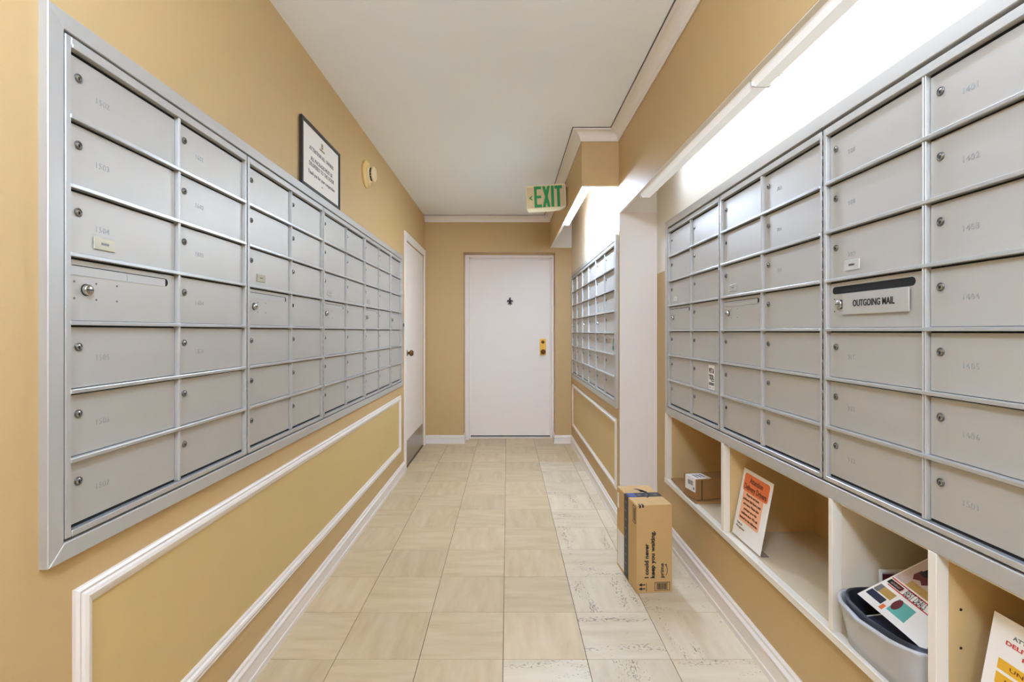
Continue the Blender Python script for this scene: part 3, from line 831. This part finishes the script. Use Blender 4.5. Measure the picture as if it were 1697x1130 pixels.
# front print; lettering runs up the face
def up(nm, body, sz, fx, fz0, fz1, bold=0.0004):
    L = (fz1 - fz0) * CH
    o = link(nm, text_mesh(body, sz, 'black', width=L, bold=bold), bx, (fx * CW, -0.0006, (fz0 + fz1)/2 * CH)); o.rotation_euler = (0, -PI/2, 0); return o
up('lettering', 'I could never', 0.026, 0.285, 0.17, 0.565, 0.0008)
up('lettering', 'keep you waiting.', 0.026, 0.455, 0.17, 0.71, 0.0008)
up('lettering', 'prime', 0.024, 0.715, 0.17, 0.335, 0.0005)
m = MB(); arc_strip(m, (0.125, 0.101), 0.030, -0.30*PI, 0.30*PI, 0.0012, 0.0026, -0.0008, 0, ex=0.62)
m.prism([(0.131, 0.127), (0.140, 0.130), (0.141, 0.120)], -0.0008, 0)
m.build('printed_smile', 'black', bx)
m = MB()
for zz in (0.021, 0.039):
    m.box(0.022, 0.040, -0.0008, 0, zz - 0.0022, zz + 0.0022); m.prism([(0.010, zz), (0.024, zz + 0.008), (0.024, zz - 0.008)], -0.0008, 0)
m.box(0.045, 0.047, -0.0008, 0, 0.008, 0.044)
m.build('printed_arrows', 'black', bx)
m = MB(); x0, x1, z0, z1 = 0.084, 0.156, 0.010, 0.048
m.box(x0, x1, -0.0008, 0, z0, z0+0.0018); m.box(x0, x1, -0.0008, 0, z1-0.0018, z1); m.box(x0, x0+0.002, -0.0008, 0, z0, z1); m.box(x1-0.002, x1, -0.0008, 0, z0, z1); m.box(x1-0.014, x1-0.012, -0.0008, 0, z0, z1)
xx = x0 + 0.010
random.seed(3)
while xx < x1 - 0.018:
    ww = random.choice((0.0012, 0.0018, 0.0026)); m.box(xx, xx+ww, -0.0008, 0, z0+0.005, z1-0.005); xx += ww + random.choice((0.0012, 0.002))
m.build('printed_barcode', 'black', bx)
m = MB(); y0_, y1_, z0, z1 = 0.012, 0.050, 0.31, 0.39
for a, b_, c_, d_ in ((y0_, y1_, z0, z0+0.003), (y0_, y1_, z1-0.003, z1), (y0_, y0_+0.003, z0, z1), (y1_-0.003, y1_, z0, z1), (y0_+0.010, y0_+0.016, z0+0.01, z1-0.01), (y0_+0.022, y0_+0.026, z0+0.01, z1-0.01)):
    m.box(-0.0006, 0, a, b_, c_, d_)
m.build('printed_mark', 'black', bx)
m = MB(); m.box(0.012, 0.020, -0.0006, 0.02, zt - 0.012, zt + 0.0006); m.box(0.026, 0.034, -0.0006, 0.02, zt - 0.010, zt + 0.0006); m.build('edge_marks', 'black', bx)

# ------------------------------------------------------------------ things in the cubbies
pc = thing('parcel_box', 'small brown parcel box with a white shipping label in the far cubby', 'parcel', (0.9105, 2.405, 0.3752), math.radians(98))
# local x along the front face (away from the camera), y into the cubby
PW, PD, PH = 0.116, 0.255, 0.100
pc.rotation_euler = (0, 0, math.radians(101))
pc.scale = (1, 1, 1)
m = MB(); m.box(0, PW, -PD, 0, 0, PH, bev=0.0015); m.mi = 1; m.box(-0.0008, 0, -0.030, -0.026, 0.003, PH - 0.003)
m.build('box_body', ['kraftdark', 'gap'], pc)
m = MB(); m.box(0.010, 0.100, 0, 0.0006, 0.034, PH + 0.0006); m.box(0.010, 0.100, -0.085, 0.0006, PH, PH + 0.0006)
lb = m.build('shipping_label', 'label', pc)
m = MB()
for i in range(8): m.box(0.030 + i*0.006, 0.033 + i*0.006 + (i % 3)*0.0008, 0.0006, 0.0010, 0.062, 0.084)
m.box(0.018, 0.030, 0.0006, 0.0010, 0.044, 0.056)
for i in range(3): m.box(0.03, 0.08, -0.03 - 0.018*i, -0.022 - 0.018*i, PH + 0.0006, PH + 0.0010)
m.build('label_print', 'textgrey', lb)
# brown paper mailer lying under the parcel
ml = thing('paper_mailer', 'flat brown paper mailer lying under the parcel box', 'mailer', (0.902, 2.395, 0.3625), 0.0)
bm = bmesh.new(); N = 12; rowsv = []
for i in range(N + 1):
    t = i / N; yv = 0.36 * t; zz = 0.0 + (0.010 * max(0, t - 0.55) / 0.45)
    rowsv.append([bm.verts.new((0.0 - 0.004*math.sin(6*t), yv, zz)), bm.verts.new((0.0 - 0.004*math.sin(6*t), yv, zz + 0.010)), bm.verts.new((0.13, yv, zz + 0.0105)), bm.verts.new((0.25, yv, zz + 0.010)), bm.verts.new((0.25, yv, zz))])
for i in range(N):
    A, B = rowsv[i], rowsv[i+1]
    for j in range(5): bm.faces.new((A[j], A[(j+1) % 5], B[(j+1) % 5], B[j]))
bm.faces.new(rowsv[0]); bm.faces.new(list(reversed(rowsv[-1]))); bmesh.ops.recalc_face_normals(bm, faces=bm.faces)
me = bpy.data.meshes.new('mailer_body'); bm.to_mesh(me); bm.free(); me.materials.append(M['mailer'])
link('mailer_body', me, ml)

def leaning_sign(label, Y0, wd, ht, lean, cat='notice'):
    """paper sign in a slanted clear holder; local x to the viewer's right, -y towards the aisle"""
    t = thing('counter_notice', label, cat, (0.921, Y0, 0.3650), -PI/2)
    tilt = math.asin(lean / ht)
    t2 = []
    def place(o): o.rotation_euler = (-tilt, 0, 0); return o
    m = MB(); m.box(0, wd, 0, 0.0015, 0.003, ht); place(m.build('paper_sheet', 'paper', t))
    # clear easel foot curving back from the bottom edge
    m = MB(); n = 8
    pts = [(0.002, 0.0045)] + [(0.006 + 0.010*(1 - math.cos(a)), 0.0005 + 0.004*(1 - math.sin(a))) for a in [PI/2*i/n for i in range(n + 1)]] + [(0.035, 0.0005)]
    for i in range(len(pts) - 1):
        (ya, za), (yb_, zb_) = pts[i], pts[i+1]
        m.quad((0.004, ya, za), (wd - 0.004, ya, za), (wd - 0.004, yb_, zb_), (0.004, yb_, zb_))
    o = m.build('easel_foot', 'acrylic', t); sm = o.modifiers.new('thick', 'SOLIDIFY'); sm.thickness = 0.0018; sm.offset = 1
    return t, tilt
def rrect(x0, x1, z0, z1, r=0.012, n=4):
    p = []
    for cx, cz, a0 in ((x1-r, z0+r, -PI/2), (x1-r, z1-r, 0), (x0+r, z1-r, PI/2), (x0+r, z0+r, PI)):
        for i in range(n + 1): a = a0 + PI/2*i/n; p.append((cx + r*math.cos(a), cz + r*math.sin(a)))
    return p
s1, tl = leaning_sign('white paper notice with orange Attention Delivery Drivers block', 2.050, 0.226, 0.272, 0.052)
def on(o, tl): o.rotation_euler = (-tl, 0, 0); return o
m = MB(); m.prism(rrect(0.018, 0.208, 0.188, 0.258), -0.0005, 0); on(m.build('orange_block', 'orange', s1), tl)
m = MB(); m.prism(rrect(0.028, 0.184, 0.070, 0.192), -0.0003, 0); on(m.build('peach_block', 'peach', s1), tl)
def ptx(sn, tl, body, sz, mk, x, z, width=None, bold=0.0):
    o = link('lettering', text_mesh(body, sz, mk, width=width, bold=bold, depth=0.0002), sn)
    v = Matrix.Rotation(-tl, 3, 'X') @ Vector((x, -0.0010, z)); o.location = v; o.rotation_euler = (-tl, 0, 0)
ptx(s1, tl, 'Attention', 0.030, 'brownprint', 0.113, 0.236, 0.100, 0.0006)
ptx(s1, tl, 'Delivery Drivers', 0.030, 'brownprint', 0.113, 0.206, 0.170, 0.0006)
for i, ln in enumerate(('Please do not leave', 'packages that have a unit', 'and name. Please take', 'packages up to the', 'residents door. We ask', 'instead for the deliveries.')):
    ptx(s1, tl, ln, 0.014, 'brownprint', 0.106, 0.178 - 0.0185*i, (0.098, 0.136, 0.120, 0.100, 0.128, 0.138)[i], 0.0003)
ptx(s1, tl, 'Thank you,', 0.011, 'brownprint', 0.046, 0.058, 0.045)
ptx(s1, tl, 'Management', 0.011, 'brownprint', 0.056, 0.044, 0.066)
s2, tl2 = leaning_sign('white paper notice with yellow bars in the nearest cubby', 0.998, 0.226, 0.272, 0.052)
ptx(s2, tl2, 'ATTENTION ALL', 0.010, 'textgrey', 0.092, 0.243, 0.098, 0.0002)
ptx(s2, tl2, 'DELIVERY DRIVERS', 0.011, 'redprint', 0.100, 0.228, 0.136, 0.0002)
ptx(s2, tl2, 'PLEASE', 0.010, 'redprint', 0.090, 0.214, 0.050, 0.0002)
m = MB(); m.box(0.024, 0.190, -0.0005, 0, 0.174, 0.194); m.box(0.024, 0.190, -0.0005, 0, 0.146, 0.168); on(m.build('yellow_bars', 'yellowprint', s2), tl2)
ptx(s2, tl2, 'UNIT NUMBER', 0.010, 'brownprint', 0.107, 0.184, 0.12)
ptx(s2, tl2, 'NAME AND DOOR', 0.010, 'brownprint', 0.107, 0.157, 0.13)

# grey bin of magazines
bn = thing('magazine_bin', 'grey plastic bin bulging out of the third cubby, full of magazines', 'bin', (0, 0, 0.3622))
bn.location = (1.02, 1.218, 0.3622)
def bin_ring(z, grow, bulge, inset=0.0):
    pts = []
    hx, hy = 0.118 + grow - inset, 0.136 + 0.012 * (z / 0.13) - inset
    n = 40
    for i in range(n):
        a = 2*PI*i/n; c, s_ = math.cos(a), math.sin(a)
        e = 0.32
        px = hx * math.copysign(abs(c) ** e, c); py = hy * math.copysign(abs(s_) ** e, s_)
        if c < 0: px -= bulge * max(0.0, 1 - (py / hy) ** 2)
        pts.append((px, py, z))
    return pts
def loft(mm, rings, cap=True):
    V = [[mm.bm.verts.new(p) for p in r] for r in rings]
    n = len(V[0])
    for k in range(len(V) - 1):
        for i in range(n):
            f = mm.bm.faces.new((V[k][i], V[k][(i+1) % n], V[k+1][(i+1) % n], V[k+1][i])); f.smooth = True; f.material_index = mm.mi
    if cap: mm.bm.faces.new(list(reversed(V[0]))).material_index = mm.mi
m = MB()
loft(m, [bin_ring(0.0, 0, 0.0), bin_ring(0.03, 0.002, 0.006), bin_ring(0.08, 0.006, 0.024), bin_ring(0.118, 0.008, 0.040), bin_ring(0.122, 0.010, 0.044), bin_ring(0.127, 0.010, 0.044), bin_ring(0.129, 0.008, 0.040, 0.002), bin_ring(0.126, 0.008, 0.038, 0.005), bin_ring(0.09, 0.004, 0.022, 0.006)])
m.build('bin_shell', 'bin', bn)
m = MB()
loft(m, [bin_ring(0.030, 0.0, 0.006, 0.010), bin_ring(0.09, 0.004, 0.022, 0.008), bin_ring(0.134, 0.006, 0.034, 0.010), bin_ring(0.130, 0.004, 0.032, 0.014), bin_ring(0.07, 0.0, 0.012, 0.016)], cap=False)
m.build('bin_liner', 'binin', bn)

def page(o_name, P1, P2, P4, P3, th, mk, label, cat, group, bend=0.0, n=8, us=1.0):
    """bent sheet stack with corners P1 (left) P2 (far) P4 (far right) P3 (near right)"""
    P1, P2, P3, P4 = map(Vector, (P1, P2, P3, P4))
    nrm = (P3 - P1).cross(P2 - P1).normalized()
    if nrm.z < 0: nrm = -nrm
    def pt(u, v, h=0.0):
        p = P1*(1-u)*(1-v) + P3*u*(1-v) + P2*(1-u)*v + P4*u*v
        return p + nrm * (h + bend*math.sin(PI*u)*1.0*(1-v*0.5))
    t = thing(o_name, label, cat, (0, 0, 0), 0, group)
    bm = bmesh.new(); top = []; bot = []
    for i in range(n + 1):
        top.append([bm.verts.new(pt(i/n, j/n, 0)) for j in range(n + 1)])
        bot.append([bm.verts.new(pt(i/n, j/n, -th)) for j in range(n + 1)])
    for i in range(n):
        for j in range(n):
            bm.faces.new((top[i][j], top[i+1][j], top[i+1][j+1], top[i][j+1]))
            bm.faces.new((bot[i][j], bot[i][j+1], bot[i+1][j+1], bot[i+1][j]))
        bm.faces.new((top[i][0], bot[i][0], bot[i+1][0], top[i+1][0])); bm.faces.new((top[i][n], top[i+1][n], bot[i+1][n], bot[i][n]))
        bm.faces.new((top[0][i], top[0][i+1], bot[0][i+1], bot[0][i])); bm.faces.new((top[n][i], bot[n][i], bot[n][i+1], top[n][i+1]))
    bmesh.ops.recalc_face_normals(bm, faces=bm.faces)
    me = bpy.data.meshes.new('pages'); bm.to_mesh(me); bm.free(); me.materials.append(M[mk])
    link('pages', me, t)
    def patch(nm, u0, u1, v0, v1, mk2, h=0.0005, k=6):
        u0 *= us; u1 = min(0.97, u1 * us) if u1 < 0.96 else 0.97
        bm = bmesh.new(); g = [[bm.verts.new(pt(u0 + (u1-u0)*i/k, v0 + (v1-v0)*j/k, h)) for j in range(k + 1)] for i in range(k + 1)]
        for i in range(k):
            for j in range(k): bm.faces.new((g[i][j], g[i+1][j], g[i+1][j+1], g[i][j+1]))
        bmesh.ops.recalc_face_normals(bm, faces=bm.faces)
        me = bpy.data.meshes.new(nm); bm.to_mesh(me); bm.free(); me.materials.append(M[mk2]); return link(nm, me, t)
    def poly(nm, uv, mk2, h=0.0009):
        bm = bmesh.new(); bm.faces.new([bm.verts.new(pt(u * us, v, h)) for u, v in uv])
        me = bpy.data.meshes.new(nm); bm.to_mesh(me); bm.free(); me.materials.append(M[mk2]); return link(nm, me, t)
    def words(body, u, v, sz, mk2, width, h=0.0012):
        # lettering following the page: x along u, up along v
        me = text_mesh(body, sz, mk2, width=width).copy()
        lu = (P3 - P1).length; lv = (P2 - P1).length
        for vv in me.vertices: vv.co = pt(us * u + us * vv.co.x / lu, v + vv.co.z / lv, h)
        return link('lettering', me, t)
    return t, patch, poly, words
G = 'magazines in the grey bin'
t, patch, poly, words = page('magazine', (0.995, 1.334, 0.45), (0.995, 1.336, 0.552), (1.105, 1.336, 0.552), (1.105, 1.334, 0.45), 0.003, 'paper', 'white-edged magazine standing behind the front one in the bin', 'magazine', G, 0.002)
patch('cover', 0.06, 0.94, 0.1, 0.94, 'snow'); patch('cover_band', 0.06, 0.94, 0.62, 0.90, 'maroon', 0.0008)
t, patch, poly, words = page('magazine', (0.940, 1.318, 0.440), (1.03, 1.30, 0.462), (1.02, 1.12, 0.462), (0.935, 1.115, 0.438), 0.008, 'paper', 'magazine lying low in the bin under the colourful one', 'magazine', G, 0.002)
patch('cover', 0.03, 0.97, 0.03, 0.97, 'navy')
t, patch, poly, words = page('magazine', (0.928, 1.326, 0.494), (1.035, 1.225, 0.636), (1.03, 1.100, 0.620), (0.918, 1.100, 0.486), 0.006, 'paper', 'colourful magazine with teal block and snow photo leaning in the bin', 'magazine', G, -0.010, us=0.70)
patch('snow_photo', 0.03, 0.97, 0.52, 0.97, 'snow')
patch('grass_strip', 0.30, 0.97, 0.52, 0.62, 'goldgrass', 0.0008)
poly('figure', [(u - 0.10, v) for u, v in ((0.30, 0.70), (0.38, 0.64), (0.50, 0.68), (0.60, 0.64), (0.70, 0.70), (0.68, 0.82), (0.56, 0.88), (0.46, 0.86), (0.40, 0.80), (0.32, 0.80))], 'maroon')
poly('figure_dark', [(u - 0.10, v) for u, v in ((0.34, 0.76), (0.46, 0.74), (0.58, 0.78), (0.62, 0.86), (0.48, 0.90), (0.38, 0.86))], 'black', 0.0012)
patch('black_band', 0.42, 0.97, 0.90, 0.97, 'black', 0.0010)
patch('red_line', 0.03, 0.97, 0.485, 0.50, 'redprint'); patch('red_line', 0.10, 0.97, 0.375, 0.39, 'redprint')
patch('navy_strip', 0.04, 0.36, 0.10, 0.20, 'navy'); patch('yellow_strip', 0.04, 0.40, 0.22, 0.33, 'goldgrass')
patch('code_block', 0.05, 0.14, 0.21, 0.33, 'textgrey', 0.0009)
patch('black_strip', 0.05, 0.36, 0.40, 0.47, 'black')
patch('teal_block', 0.48, 0.86, 0.10, 0.32, 'teal'); poly('fruit', [(0.54 + 0.075*math.cos(a*PI/8), 0.235 + 0.09*math.sin(a*PI/8)) for a in range(16)], 'maroon')
patch('orange_block', 0.38, 0.45, 0.05, 0.13, 'orange')
words('BEST DEALS', 0.68, 0.435, 0.030, 'black', 0.11); words('THIS WEEK', 0.26, 0.435, 0.012, 'redprint', 0.06, 0.0016)
words('outdoor', 0.22, 0.435, 0.010, 'label', 0.05, 0.0018)
